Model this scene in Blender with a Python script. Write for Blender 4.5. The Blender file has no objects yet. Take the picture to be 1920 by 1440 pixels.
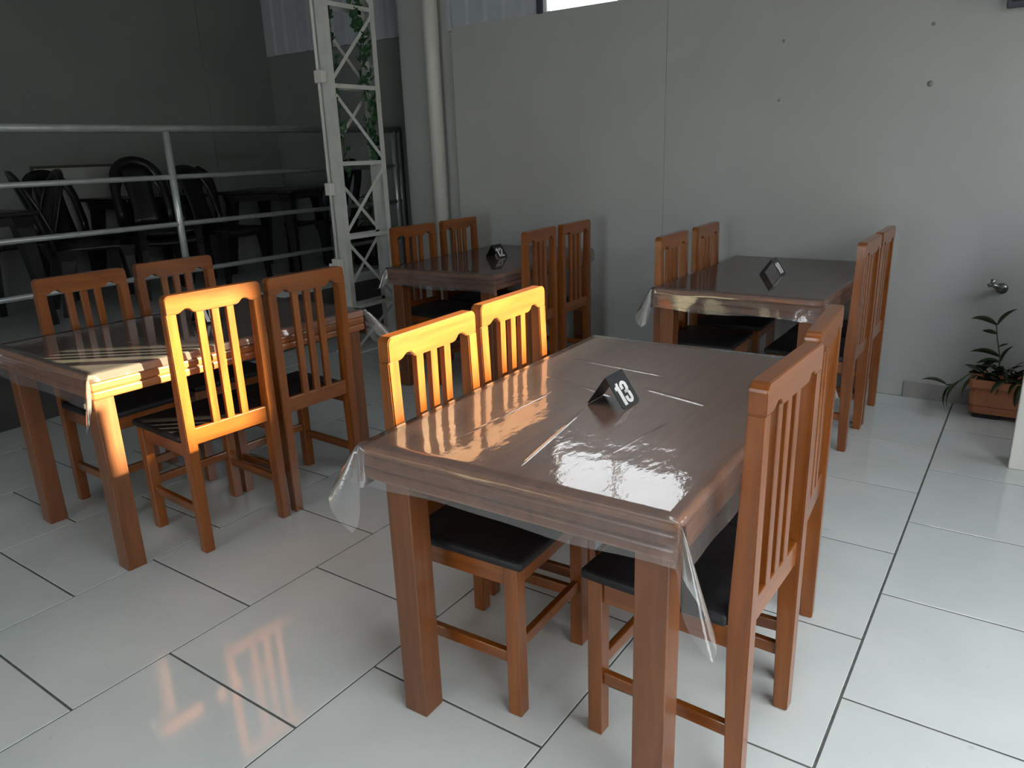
import bpy, bmesh, math, random
from mathutils import Vector, Matrix
PI = math.pi
S = bpy.context.scene
COL = S.collection

# ---------------------------------------------------------------- camera
cam_d = bpy.data.cameras.new('camera')
cam = bpy.data.objects.new('camera', cam_d)
COL.objects.link(cam)
cam_d.sensor_width = 36.0
cam_d.lens = 36.0 * 1402.7 / 1920.0
cam_d.clip_start = 0.05
_p, _y, _r = math.radians(17.1945), math.radians(35.2011), math.radians(-2.0551)
_fw = Vector((0, math.cos(_p), -math.sin(_p)))
_up = Vector((0, math.sin(_p), math.cos(_p)))
_rt = Vector((1, 0, 0))
_rt, _up = math.cos(_r) * _rt + math.sin(_r) * _up, -math.sin(_r) * _rt + math.cos(_r) * _up
_Z = Matrix.Rotation(_y, 3, 'Z')
_rt, _up, _fw = _Z @ _rt, _Z @ _up, _Z @ _fw
_m = Matrix((( _rt.x, _up.x, -_fw.x), (_rt.y, _up.y, -_fw.y), (_rt.z, _up.z, -_fw.z))).to_4x4()
_m.translation = Vector((0, 0, 1.4711))
cam.matrix_world = _m
S.camera = cam

# ---------------------------------------------------------------- world, sun, exposure
W = bpy.data.worlds.new('overcast_sky')
S.world = W
W.use_nodes = True
W.node_tree.nodes['Background'].inputs[0].default_value = (0.93, 0.97, 1.0, 1)
W.node_tree.nodes['Background'].inputs[1].default_value = 7.6
sun_d = bpy.data.lights.new('sun', 'SUN')
sun_d.energy = 58.0
sun_d.color = (1.0, 0.82, 0.48)
sun_d.angle = math.radians(1.2)
sun = bpy.data.objects.new('sun', sun_d)
COL.objects.link(sun)
sun.location = (6, 8, 6)
sun.rotation_euler = Vector((-1.0, -0.78, -0.30)).to_track_quat('-Z', 'Y').to_euler()
def portal(name, loc, rot, sx, sy):
    d = bpy.data.lights.new(name, 'AREA')
    d.shape = 'RECTANGLE'; d.size = sx; d.size_y = sy
    d.cycles.is_portal = True
    o = bpy.data.objects.new(name, d); COL.objects.link(o)
    o.location = loc; o.rotation_euler = rot
# sampling portals at the openings (they emit nothing themselves)
portal('daylight_portal_gate', (1.34, 0.75, 1.25), (0, PI / 2, 0), 2.5, 2.9)
portal('daylight_portal_sun_slot', (1.34, 4.0, 1.83), (0, PI / 2, 0), 0.68, 1.52)
portal('fill_portal_front', (-1.6, -4.65, 1.1), (PI / 2, 0, 0), 1.7, 2.2)
portal('fill_portal_roof', (-0.2, 0.4, 4.52), (0, 0, 0), 0.6, 2.4)
portal('daylight_portal_window', (-2.44, 5.0, 2.85), (-PI / 2, 0, 0), 1.12, 0.94)
S.view_settings.view_transform = 'Standard'
S.view_settings.look = 'None'
S.view_settings.gamma = 1.0
S.view_settings.use_curve_mapping = False
S.view_settings.exposure = 0.0
S.cycles.use_denoising = True
S.cycles.max_bounces = 10
S.cycles.transparent_max_bounces = 16
S.cycles.sample_clamp_indirect = 6.0
S.cycles.blur_glossy = 0.6
S.cycles.caustics_refractive = False

# ---------------------------------------------------------------- materials
def mat(name, col, rough=0.5, metal=0.0, spec=0.5, coat=0.0, coat_rough=0.1):
    m = bpy.data.materials.new(name); m.use_nodes = True
    b = m.node_tree.nodes['Principled BSDF']
    b.inputs['Base Color'].default_value = (*col, 1)
    b.inputs['Roughness'].default_value = rough
    b.inputs['Metallic'].default_value = metal
    b.inputs['Specular IOR Level'].default_value = spec
    b.inputs['Coat Weight'].default_value = coat
    b.inputs['Coat Roughness'].default_value = coat_rough
    return m
def N(m, t, **kw):
    n = m.node_tree.nodes.new(t)
    for k, v in kw.items(): setattr(n, k, v)
    return n
def L(m, a, b): m.node_tree.links.new(a, b)
def coords(m, scale, kind='Object', rnd=True):
    tc = N(m, 'ShaderNodeTexCoord'); mp = N(m, 'ShaderNodeMapping')
    mp.inputs['Scale'].default_value = scale
    L(m, tc.outputs[kind], mp.inputs['Vector'])
    if rnd:
        oi = N(m, 'ShaderNodeObjectInfo')
        mu = N(m, 'ShaderNodeMath', operation='MULTIPLY'); mu.inputs[1].default_value = 37.0
        L(m, oi.outputs['Random'], mu.inputs[0]); L(m, mu.outputs[0], mp.inputs['Location'])
    return mp.outputs['Vector']
def ramp(m, fac, stops):
    r = N(m, 'ShaderNodeValToRGB')
    e = r.color_ramp.elements
    while len(e) > 1: e.remove(e[-1])
    e[0].position = stops[0][0]; e[0].color = (*stops[0][1], 1)
    for p, c in stops[1:]:
        k = e.new(p); k.color = (*c, 1)
    L(m, fac, r.inputs[0])
    return r.outputs[0]
def bump(m, height, strength, dist=0.01):
    b = N(m, 'ShaderNodeBump'); b.inputs['Strength'].default_value = strength
    b.inputs['Distance'].default_value = dist
    L(m, height, b.inputs['Height'])
    L(m, b.outputs[0], m.node_tree.nodes['Principled BSDF'].inputs['Normal'])
    return b
def wood(name, axis, dark, mid, light, rough=0.28, coat=0.35):
    m = mat(name, mid, rough, coat=coat, coat_rough=0.12)
    sc = [16.0, 16.0, 16.0]; sc[axis] = 1.3
    v = coords(m, sc)
    n1 = N(m, 'ShaderNodeTexNoise'); n1.inputs['Scale'].default_value = 1.6
    n1.inputs['Detail'].default_value = 7; n1.inputs['Roughness'].default_value = 0.62
    n1.inputs['Distortion'].default_value = 0.6
    L(m, v, n1.inputs['Vector'])
    c = ramp(m, n1.outputs[0], [(0.28, dark), (0.5, mid), (0.72, light)])
    L(m, c, m.node_tree.nodes['Principled BSDF'].inputs['Base Color'])
    bump(m, n1.outputs[0], 0.08, 0.003)
    return m
CH = ((0.135, 0.037, 0.006), (0.200, 0.058, 0.009), (0.265, 0.084, 0.014))
WX, WY, WZ = (wood('varnished_wood_' + 'xyz'[a], a, *CH) for a in range(3))
TB = ((0.26, 0.098, 0.034), (0.39, 0.152, 0.054), (0.49, 0.205, 0.078))
TY = wood('table_wood_lightened', 1, *TB, rough=0.35, coat=0.9)  # table wood lightened for the top, making up for dim light there
TY.node_tree.nodes['Principled BSDF'].inputs['Coat Roughness'].default_value = 0.3
TZ = wood('table_leg_wood', 2, (0.10, 0.034, 0.011), (0.148, 0.051, 0.017), (0.195, 0.071, 0.024), rough=0.38, coat=0.2)
TE = wood('table_wood_darkened', 1, (0.19, 0.064, 0.022), (0.28, 0.098, 0.034), (0.36, 0.135, 0.050), rough=0.3, coat=0.4)  # table wood darkened for the edges, to hold down the sun on them

def tile_mat():
    m = mat('glazed_porcelain', (0.59, 0.63, 0.63), 0.14, spec=0.55)
    v = coords(m, (1, 1, 1))
    n = N(m, 'ShaderNodeTexNoise'); n.inputs['Scale'].default_value = 3.0; n.inputs['Detail'].default_value = 6
    L(m, v, n.inputs['Vector'])
    c = ramp(m, n.outputs[0], [(0.3, (0.55, 0.595, 0.595)), (0.7, (0.62, 0.66, 0.66))])
    n2 = N(m, 'ShaderNodeTexNoise'); n2.inputs['Scale'].default_value = 26.0; n2.inputs['Detail'].default_value = 4
    L(m, v, n2.inputs['Vector'])
    d = ramp(m, n2.outputs[0], [(0.70, (1, 1, 1)), (0.78, (0.72, 0.72, 0.70))])
    mx = N(m, 'ShaderNodeMix', data_type='RGBA', blend_type='MULTIPLY'); mx.inputs[0].default_value = 0.5
    L(m, c, mx.inputs[6]); L(m, d, mx.inputs[7])
    b = m.node_tree.nodes['Principled BSDF']
    L(m, mx.outputs[2], b.inputs['Base Color'])
    r = N(m, 'ShaderNodeMapRange'); r.inputs['To Min'].default_value = 0.04; r.inputs['To Max'].default_value = 0.12
    L(m, n.outputs[0], r.inputs['Value']); L(m, r.outputs[0], b.inputs['Roughness'])
    bump(m, n.outputs[0], 0.012, 0.01)
    return m
M_TILE = tile_mat()
def noisy(name, c1, c2, scale, rough=0.85, bs=0.15, stretch=(1, 1, 1), detail=8, **kw):
    m = mat(name, c1, rough, **kw)
    v = coords(m, stretch)
    n = N(m, 'ShaderNodeTexNoise'); n.inputs['Scale'].default_value = scale; n.inputs['Detail'].default_value = detail
    L(m, v, n.inputs['Vector'])
    c = ramp(m, n.outputs[0], [(0.35, c1), (0.65, c2)])
    L(m, c, m.node_tree.nodes['Principled BSDF'].inputs['Base Color'])
    if bs: bump(m, n.outputs[0], bs, 0.01)
    return m
M_GROUT = noisy('grey_grout', (0.075, 0.08, 0.078), (0.12, 0.125, 0.12), 30)
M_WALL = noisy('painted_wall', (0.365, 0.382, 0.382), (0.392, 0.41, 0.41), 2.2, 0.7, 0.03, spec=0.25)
M_WALL2 = noisy('painted_wall_shaded', (0.175, 0.19, 0.188), (0.20, 0.215, 0.213), 1.6, 0.75, 0.03, spec=0.2)  # darker copy of the wall paint; the platform's shade is in the colour
M_CEIL = noisy('grey_roof_sheet', (0.26, 0.27, 0.28), (0.32, 0.33, 0.34), 3.0, 0.6, 0.05)
M_SHEET = noisy('blue_grey_steel_sheet', (0.36, 0.40, 0.44), (0.40, 0.44, 0.48), 4.0, 0.45, 0.02)
M_WHITE = noisy('white_paint', (0.62, 0.63, 0.60), (0.67, 0.68, 0.65), 6.0, 0.5, 0.03)
M_TRUSS = noisy('white_enamel_steel', (0.55, 0.57, 0.55), (0.62, 0.64, 0.62), 9.0, 0.4, 0.02)
M_PVC = mat('grey_white_pvc', (0.55, 0.56, 0.53), 0.4)
M_RAIL = noisy('silver_painted_tube', (0.42, 0.46, 0.47), (0.50, 0.54, 0.55), 12.0, 0.32, 0.0, metal=0.55)
M_FASCIA = noisy('charcoal_fascia', (0.045, 0.045, 0.045), (0.065, 0.063, 0.062), 5.0, 0.6, 0.04)
M_SLAB = noisy('platform_floor', (0.32, 0.34, 0.34), (0.37, 0.39, 0.39), 4.0, 0.45, 0.03)
M_SKIRT = noisy('grey_skirting_glaze', (0.23, 0.228, 0.222), (0.27, 0.267, 0.26), 6.0, 0.4, 0.02)
M_SEAT = noisy('black_vinyl', (0.010, 0.010, 0.012), (0.016, 0.017, 0.019), 60.0, 0.5, 0.10, spec=0.3)
M_BLACK = mat('black_plastic', (0.009, 0.009, 0.011), 0.30, spec=0.35)
M_TENT = mat('black_acrylic', (0.018, 0.020, 0.022), 0.25)
M_NUM = mat('white_print', (0.85, 0.86, 0.86), 0.4)
M_TERRA = noisy('terracotta_plastic', (0.42, 0.165, 0.075), (0.48, 0.20, 0.095), 14.0, 0.6, 0.03)
M_SOIL = noisy('dark_soil', (0.015, 0.012, 0.010), (0.04, 0.03, 0.025), 60.0, 0.95, 0.5)
M_LEAF = noisy('dark_leaf', (0.016, 0.030, 0.012), (0.030, 0.055, 0.020), 20.0, 0.4, 0.05)
M_IVY = noisy('ivy_leaf', (0.012, 0.050, 0.016), (0.035, 0.105, 0.040), 14.0, 0.45, 0.05)
M_STEM = mat('green_stem', (0.03, 0.06, 0.02), 0.6)
M_CHROME = mat('dull_brass_chrome', (0.22, 0.22, 0.20), 0.3, metal=0.9)
M_DKFRAME = mat('dark_navy_frame', (0.035, 0.045, 0.07), 0.5)
M_ALU = mat('white_aluminium', (0.62, 0.65, 0.68), 0.35)
M_BOARD = mat('dull_board', (0.33, 0.345, 0.33), 0.7)
M_BOARDF = mat('dark_olive_frame', (0.045, 0.043, 0.030), 0.6)
M_CONC = noisy('outdoor_concrete', (0.35, 0.34, 0.32), (0.42, 0.41, 0.39), 3.0, 0.9, 0.1)
M_OUTW = noisy('outdoor_rendered_wall', (0.55, 0.53, 0.50), (0.60, 0.58, 0.55), 3.0, 0.9, 0.1)
M_DUST = mat('dark_blemish', (0.24, 0.24, 0.23), 0.9)

def glass_mat():
    m = mat('window_glass', (1, 1, 1), 0.02)
    nt = m.node_tree
    out = nt.nodes['Material Output']
    tr = N(m, 'ShaderNodeBsdfTransparent'); gl = N(m, 'ShaderNodeBsdfGlossy'); gl.inputs['Roughness'].default_value = 0.02
    fr = N(m, 'ShaderNodeFresnel'); fr.inputs['IOR'].default_value = 1.45
    mx = N(m, 'ShaderNodeMixShader')
    L(m, fr.outputs[0], mx.inputs[0]); L(m, tr.outputs[0], mx.inputs[1]); L(m, gl.outputs[0], mx.inputs[2])
    L(m, mx.outputs[0], out.inputs['Surface'])
    return m
M_GLASS = glass_mat()

# clear PVC film: transparent sheet with a gloss that follows Fresnel, a little haze, crinkle relief and long creases
def film_mat(name, creases, crinkle=0.16, soft=0.0):
    m = bpy.data.materials.new(name); m.use_nodes = True
    nt = m.node_tree
    nt.nodes.remove(nt.nodes['Principled BSDF'])
    out = nt.nodes['Material Output']
    tc = N(m, 'ShaderNodeTexCoord')
    n1 = N(m, 'ShaderNodeTexNoise'); n1.inputs['Scale'].default_value = 42; n1.inputs['Detail'].default_value = 3
    mp = N(m, 'ShaderNodeMapping'); mp.inputs['Scale'].default_value = (1.0, 0.55, 1.0); mp.inputs['Rotation'].default_value = (0, 0, 0.5)
    L(m, tc.outputs['Object'], mp.inputs['Vector']); L(m, mp.outputs[0], n1.inputs['Vector'])
    n2 = N(m, 'ShaderNodeTexNoise'); n2.inputs['Scale'].default_value = 5.0; n2.inputs['Detail'].default_value = 2
    L(m, tc.outputs['Object'], n2.inputs['Vector'])
    h = N(m, 'ShaderNodeMath', operation='MULTIPLY_ADD'); h.inputs[1].default_value = 0.30
    L(m, n1.outputs[0], h.inputs[0]); 
    h2 = N(m, 'ShaderNodeMath', operation='MULTIPLY'); h2.inputs[1].default_value = 1.3
    L(m, n2.outputs[0], h2.inputs[0]); L(m, h2.outputs[0], h.inputs[2])
    cur = h.outputs[0]
    for (x0, y0, x1, y1, w, amp) in creases:
        dx, dy = x1 - x0, y1 - y0; ln = math.hypot(dx, dy); dx /= ln; dy /= ln
        d1 = N(m, 'ShaderNodeVectorMath', operation='DOT_PRODUCT'); d1.inputs[1].default_value = (-dy, dx, 0)
        L(m, tc.outputs['Object'], d1.inputs[0])
        a = N(m, 'ShaderNodeMath', operation='SUBTRACT'); a.inputs[1].default_value = -dy * x0 + dx * y0
        L(m, d1.outputs['Value'], a.inputs[0])
        b = N(m, 'ShaderNodeMath', operation='ABSOLUTE'); L(m, a.outputs[0], b.inputs[0])
        r = N(m, 'ShaderNodeMapRange', interpolation_type='SMOOTHSTEP')
        r.inputs['From Min'].default_value = 0; r.inputs['From Max'].default_value = w
        r.inputs['To Min'].default_value = amp; r.inputs['To Max'].default_value = 0
        L(m, b.outputs[0], r.inputs['Value'])
        d2 = N(m, 'ShaderNodeVectorMath', operation='DOT_PRODUCT'); d2.inputs[1].default_value = (dx, dy, 0)
        L(m, tc.outputs['Object'], d2.inputs[0])
        t0 = dx * x0 + dy * y0
        e = N(m, 'ShaderNodeMath', operation='SUBTRACT'); e.inputs[1].default_value = t0 + ln / 2
        L(m, d2.outputs['Value'], e.inputs[0])
        f = N(m, 'ShaderNodeMath', operation='ABSOLUTE'); L(m, e.outputs[0], f.inputs[0])
        g = N(m, 'ShaderNodeMapRange', interpolation_type='SMOOTHSTEP')
        g.inputs['From Min'].default_value = ln * 0.25; g.inputs['From Max'].default_value = ln / 2
        g.inputs['To Min'].default_value = 1; g.inputs['To Max'].default_value = 0
        L(m, f.outputs[0], g.inputs['Value'])
        q = N(m, 'ShaderNodeMath', operation='MULTIPLY'); L(m, r.outputs[0], q.inputs[0]); L(m, g.outputs[0], q.inputs[1])
        s = N(m, 'ShaderNodeMath', operation='ADD'); L(m, cur, s.inputs[0]); L(m, q.outputs[0], s.inputs[1])
        cur = s.outputs[0]
    bp = N(m, 'ShaderNodeBump'); bp.inputs['Strength'].default_value = crinkle; bp.inputs['Distance'].default_value = 0.012
    L(m, cur, bp.inputs['Height'])
    tr = N(m, 'ShaderNodeBsdfTransparent'); tr.inputs[0].default_value = (0.97, 0.97, 0.97, 1)
    df = N(m, 'ShaderNodeBsdfTranslucent'); df.inputs[0].default_value = (0.85, 0.86, 0.88, 1)
    dd = N(m, 'ShaderNodeBsdfDiffuse'); dd.inputs[0].default_value = (0.80, 0.81, 0.83, 1)
    hz = N(m, 'ShaderNodeMixShader'); hz.inputs[0].default_value = 0.65
    L(m, df.outputs[0], hz.inputs[1]); L(m, dd.outputs[0], hz.inputs[2])
    m1 = N(m, 'ShaderNodeMixShader'); m1.inputs[0].default_value = 0.12
    L(m, tr.outputs[0], m1.inputs[1]); L(m, hz.outputs[0], m1.inputs[2])
    gl = N(m, 'ShaderNodeBsdfGlossy'); gl.inputs['Roughness'].default_value = 0.045
    L(m, bp.outputs[0], gl.inputs['Normal'])
    fr = N(m, 'ShaderNodeFresnel'); fr.inputs['IOR'].default_value = 1.8
    L(m, bp.outputs[0], fr.inputs['Normal'])
    g2 = N(m, 'ShaderNodeBsdfGlossy'); g2.inputs['Roughness'].default_value = 0.32
    L(m, bp.outputs[0], g2.inputs['Normal'])
    gm = N(m, 'ShaderNodeMixShader'); gm.inputs[0].default_value = soft
    L(m, gl.outputs[0], gm.inputs[1]); L(m, g2.outputs[0], gm.inputs[2])
    m2 = N(m, 'ShaderNodeMixShader')
    L(m, fr.outputs[0], m2.inputs[0]); L(m, m1.outputs[0], m2.inputs[1]); L(m, gm.outputs[0], m2.inputs[2])
    L(m, m2.outputs[0], out.inputs['Surface'])
    return m

# ---------------------------------------------------------------- mesh helpers
def me_from(bm, name, m, smooth=False):
    me = bpy.data.meshes.new(name)
    bm.normal_update()
    bm.to_mesh(me); bm.free()
    me.materials.append(m)
    if smooth:
        for p in me.polygons: p.use_smooth = True
    return me
def link(name, me, parent=None, loc=(0, 0, 0), rot=(0, 0, 0)):
    o = bpy.data.objects.new(name, me); COL.objects.link(o)
    o.location = loc; o.rotation_euler = rot
    if parent: o.parent = parent
    return o
def box(bm, x0, x1, y0, y1, z0, z1):
    vs = [bm.verts.new((x, y, z)) for z in (z0, z1) for y in (y0, y1) for x in (x0, x1)]
    fs = [(0, 2, 3, 1), (4, 5, 7, 6), (0, 1, 5, 4), (2, 6, 7, 3), (1, 3, 7, 5), (0, 4, 6, 2)]
    return [bm.faces.new([vs[i] for i in f]) for f in fs]
def bev(bm, w, seg=2):
    bmesh.ops.bevel(bm, geom=list(bm.edges), offset=w, segments=seg, affect='EDGES', profile=0.5, clamp_overlap=True)
def box_me(name, m, x0, x1, y0, y1, z0, z1, b=0.0, seg=2):
    bm = bmesh.new(); box(bm, x0, x1, y0, y1, z0, z1)
    if b: bev(bm, b, seg)
    return me_from(bm, name, m)
def prism(bm, pts, axis, a, b):
    """polygon pts (2-D) extruded along axis from a to b; pts are the other two axes in xyz order"""
    def P(u, v, w):
        return {0: (w, u, v), 1: (u, w, v), 2: (u, v, w)}[axis]
    A = [bm.verts.new(P(u, v, a)) for u, v in pts]; B = [bm.verts.new(P(u, v, b)) for u, v in pts]
    n = len(pts)
    bm.faces.new(A); bm.faces.new(B[::-1])
    for i in range(n): bm.faces.new([A[i], B[i], B[(i + 1) % n], A[(i + 1) % n]][::-1])
    bmesh.ops.recalc_face_normals(bm, faces=bm.faces)
def prism_me(name, m, pts, axis, a, b, w=0.0):
    bm = bmesh.new(); prism(bm, pts, axis, a, b)
    if w:
        es = [e for e in bm.edges if len(e.link_faces) == 2 and e.calc_face_angle() > 0.9]
        bmesh.ops.bevel(bm, geom=es, offset=w, segments=2, affect='EDGES', clamp_overlap=True)
    return me_from(bm, name, m)
def tube(bm, pts, rad, seg=10, cap=True):
    pts = [Vector(p) for p in pts]; rings = []
    r = rad if hasattr(rad, '__len__') else [rad] * len(pts)
    for i, p in enumerate(pts):
        t = (pts[min(i + 1, len(pts) - 1)] - pts[max(i - 1, 0)]).normalized()
        u = t.cross(Vector((0, 0, 1)))
        if u.length < 1e-3: u = t.cross(Vector((0, 1, 0)))
        u.normalize(); v = t.cross(u)
        rings.append([bm.verts.new(p + r[i] * (math.cos(2 * PI * k / seg) * u + math.sin(2 * PI * k / seg) * v)) for k in range(seg)])
    for a, b in zip(rings, rings[1:]):
        for k in range(seg): bm.faces.new([a[k], a[(k + 1) % seg], b[(k + 1) % seg], b[k]])
    if cap:
        bm.faces.new(rings[0][::-1]); bm.faces.new(rings[-1])
    bmesh.ops.recalc_face_normals(bm, faces=bm.faces)
def tube_me(name, m, pts, rad, seg=10):
    bm = bmesh.new(); tube(bm, pts, rad, seg)
    return me_from(bm, name, m, True)
def empty(name, loc, rz=0.0):
    o = bpy.data.objects.new(name, None); COL.objects.link(o)
    o.location = loc; o.rotation_euler = (0, 0, rz); o.empty_display_size = 0.1
    return o
def tag(o, label, cat, group=None):
    o['label'] = label; o['category'] = cat
    if group: o['group'] = group
    return o
def struct(o, label=None):
    o['kind'] = 'structure'
    if label: o['label'] = label
    return o
def copy_tree(root, loc, rz):
    r = root.copy(); COL.objects.link(r); r.location = loc; r.rotation_euler = (0, 0, rz)
    for ch in root.children:
        c = ch.copy(); COL.objects.link(c); c.parent = r
        for g in ch.children:
            d = g.copy(); COL.objects.link(d); d.parent = c
    return r

# ================================================================ STRUCTURE
YB, YR, XL, XR, ZC = 4.80, 5.30, -6.57, 1.20, 4.4
# floor slab under the tiles, then every tile
slab = struct(link('floor', box_me('floor', M_GROUT, XL, XR, -4.5, YR + 0.1, -0.12, -0.0018)), 'grey grout bed of the white tiled floor')
TX0, TY0, TS = -0.2701, 0.1076, 0.6
tile_cache = {}
def tile(x0, x1, y0, y1):
    key = (round(x1 - x0, 3), round(y1 - y0, 3))
    if key not in tile_cache:
        w, l = (x1 - x0) / 2 - 0.0026, (y1 - y0) / 2 - 0.0036
        tile_cache[key] = box_me('tile', M_TILE, -w, w, -l, l, -0.012, 0.0, 0.0012, 1)
    link('tile', tile_cache[key], slab, ((x0 + x1) / 2, (y0 + y1) / 2, 0))
FX0, FX1, FY0, FY1 = -4.864, XR, -0.9, YB
for i in range(-9, 4):
    x0, x1 = TX0 + i * TS, TX0 + (i + 1) * TS
    if i == 0: x0 += 0.001
    if i == -1: x1 -= 0.001
    x0c, x1c = max(x0, FX0), min(x1, FX1)
    if x1c - x0c < 0.02: continue
    ph = TY0 if i % 2 == 0 else TY0 + 0.3
    for j in range(-4, 9):
        y0, y1 = ph + j * TS, ph + (j + 1) * TS
        y1c = min(y1, FY1 + (0.5 if x1c < -4.3 else 0))
        if y1c - y0 < 0.02 or y1 < FY0: continue
        # only tiles the view can reach
        if x0c > 0.6 and y0 > 3.2: pass
        if y0 < 0 and x1c < -2.9: continue
        tile(x0c, x1c, y0, y1c)

# back wall: panels with a recessed joint, window opening, recessed strip behind the pipe
wall_back = struct(link('wall_back', box_me('wall_back', M_WALL, -3.83, XR + 0.14, YB + 0.012, YB + 0.15, 0, 2.36)), 'pale grey back wall behind the two far tables')
def wpart(name, m, *b, bv=0.0): return link(name, box_me(name, m, *b, bv), wall_back)
wpart('panel', M_WALL, -3.83, -2.0978, YB, YB + 0.012, 0, 2.38, bv=0.0015)
wpart('panel', M_WALL, -2.0962, XR, YB, YB + 0.012, 0, 2.38, bv=0.0015)
wpart('upper_panel', M_WALL, -1.86, XR + 0.14, YB, YB + 0.15, 2.38, ZC)
wpart('upper_panel', M_WALL, -3.02, -1.86, YB, YB + 0.15, 3.32, ZC)
wpart('recessed_strip', M_WALL, -4.42, -3.83, YB + 0.07, YB + 0.15, 0, ZC)
def corrugated(name, x0, x1, y, z0, z1, pitch=0.165, d=0.022):
    pts = []; x = x0; prof = [(0, 0), (0.62, 0), (0.70, -1), (0.92, -1)]
    while x < x1:
        for a, b in prof:
            if x + a * pitch < x1: pts.append((x + a * pitch, y + b * d))
        x += pitch
    pts.append((x1, y))
    poly = pts + [(x1, y + 0.03), (x0, y + 0.03)]
    return prism_me(name, M_SHEET, poly, 2, z0, z1)
link('corrugated_sheet', corrugated('corrugated_sheet', -3.83, -3.06, YB + 0.012, 2.375, ZC), wall_back)
wpart('sheet_flashing', M_SHEET, -3.86, -3.82, YB - 0.012, YB + 0.06, 2.35, ZC, bv=0.003)

# platform bay: recessed back wall and left wall
wall_bay = struct(link('wall_bay', box_me('wall_bay', M_WALL2, XL - 0.15, -4.28, YR, YR + 0.15, 0, ZC)), 'shade-toned wall of the recess behind the raised platform')
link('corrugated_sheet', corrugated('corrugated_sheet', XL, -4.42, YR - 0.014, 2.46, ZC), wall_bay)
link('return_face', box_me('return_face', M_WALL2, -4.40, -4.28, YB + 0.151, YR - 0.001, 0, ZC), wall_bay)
wall_left = struct(link('wall_left', box_me('wall_left', M_WALL2, XL - 0.15, XL - 0.012, -4.5, YR, 0, ZC)), 'shade-toned end wall behind the black plastic chairs')
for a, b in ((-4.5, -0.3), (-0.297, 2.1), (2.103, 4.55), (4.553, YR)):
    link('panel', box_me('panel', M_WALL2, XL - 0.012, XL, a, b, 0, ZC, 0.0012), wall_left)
# right wall with the wide gate opening and a slot added to pass the sun beam
wall_right = struct(link('wall_right', box_me('wall_right', M_WALL, XR, XR + 0.14, 4.76, YB + 0.15, 0, ZC)), 'wall with the wide gate opening right of the view')
link('wall_section', box_me('wall_section', M_WALL, XR, XR + 0.14, -4.5, -0.7, 0, ZC), wall_right)
link('wall_section', box_me('wall_section', M_WALL, XR, XR + 0.14, -0.7, 4.76, 2.5, ZC), wall_right)
link('wall_section', box_me('wall_section', M_WALL, XR, XR + 0.14, 2.2, 3.24, 0, 2.5), wall_right)
link('wall_section', box_me('wall_section', M_WALL, XR, XR + 0.14, 3.24, 4.76, 2.17, 2.5), wall_right)
link('wall_section', box_me('wall_section', M_WALL, XR, XR + 0.14, 3.24, 4.76, 0, 1.49), wall_right)
wall_front = struct(link('wall_front', box_me('wall_front', M_WALL, XL - 0.15, XR + 0.14, -4.65, -4.5, 2.2, ZC)), 'wall behind the viewer with an opening added for fill light')  # unseen opening below this lintel is added as fill from behind
link('wall_section', box_me('wall_section', M_WALL, XL - 0.15, -2.45, -4.65, -4.5, 0, 2.2), wall_front)
link('wall_section', box_me('wall_section', M_WALL, -0.75, XR + 0.14, -4.65, -4.5, 0, 2.2), wall_front)
ceiling = struct(link('ceiling', box_me('ceiling', M_CEIL, XL - 0.15, -0.5, -4.65, YR + 0.15, ZC, ZC + 0.1)), 'grey sheet roof with a clear pane added for top light')
link('roof_sheet', box_me('roof_sheet', M_CEIL, 0.1, XR + 0.14, -4.65, YR + 0.15, ZC, ZC + 0.1), ceiling)
link('roof_sheet', box_me('roof_sheet', M_CEIL, -0.5, 0.1, -4.65, -0.8, ZC, ZC + 0.1), ceiling)
link('roof_sheet', box_me('roof_sheet', M_CEIL, -0.5, 0.1, 1.6, YR + 0.15, ZC, ZC + 0.1), ceiling)
link('added_roof_pane', box_me('added_roof_pane', M_GLASS, -0.5, 0.1, -0.8, 1.6, ZC + 0.05, ZC + 0.054), ceiling)  # unseen pane added to brighten table tops and floor

# window above the back wall
win = struct(empty('window_1', (-2.44, YB, 2.38)), 'high window with white daylight behind two panes')
def winp(name, m, *b, bv=0.004): return link(name, box_me(name, m, *b, bv), win)
winp('window_frame', M_DKFRAME, -0.62, -0.575, -0.015, 0.10, -0.005, 0.94)
winp('window_frame', M_ALU, -0.575, -0.545, 0.0, 0.08, 0.0, 0.94)
winp('window_frame', M_ALU, 0.545, 0.58, 0.0, 0.08, 0.0, 0.94)
winp('window_frame', M_ALU, -0.545, 0.545, 0.02, 0.08, 0.905, 0.94)
winp('window_sill', M_ALU, -0.545, 0.545, 0.013, 0.15, -0.019, 0.006, bv=0)
winp('mullion', M_ALU, -0.018, 0.018, 0.02, 0.07, 0.006, 0.905)
winp('pane', M_GLASS, -0.545, -0.018, 0.043, 0.047, 0.006, 0.905, bv=0)
winp('pane', M_GLASS, 0.018, 0.545, 0.043, 0.047, 0.006, 0.905, bv=0)

# grey skirting tiles by the planter
bb = struct(empty('baseboard_back', (0, YB, 0)), 'low grey skirting tiles at the foot of the back wall')
for a, b in ((-0.535, -0.15), (-0.147, 0.45), (0.453, XR)):
    link('skirting_tile', box_me('skirting_tile', M_SKIRT, a, b, -0.012, 0.0, 0.0, 0.095, 0.002), bb)

# raised platform
PX, PZ = -4.864, 0.51
plat = struct(link('trim_1', box_me('trim_1', M_FASCIA, XL, PX, -4.5, YR, 0, 0.43)), 'charcoal front face of the raised platform')
link('platform_floor', box_me('platform_floor', M_SLAB, XL, PX + 0.012, -4.5, YR, 0.43, PZ, 0.004), plat)

# low white half wall at the right edge of the view
pier = struct(link('wall_half', box_me('wall_half', M_WHITE, 0.035, XR, 3.89, 4.04, 0, 1.05, 0.006)), 'low white half wall beside the terracotta planter')

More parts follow.
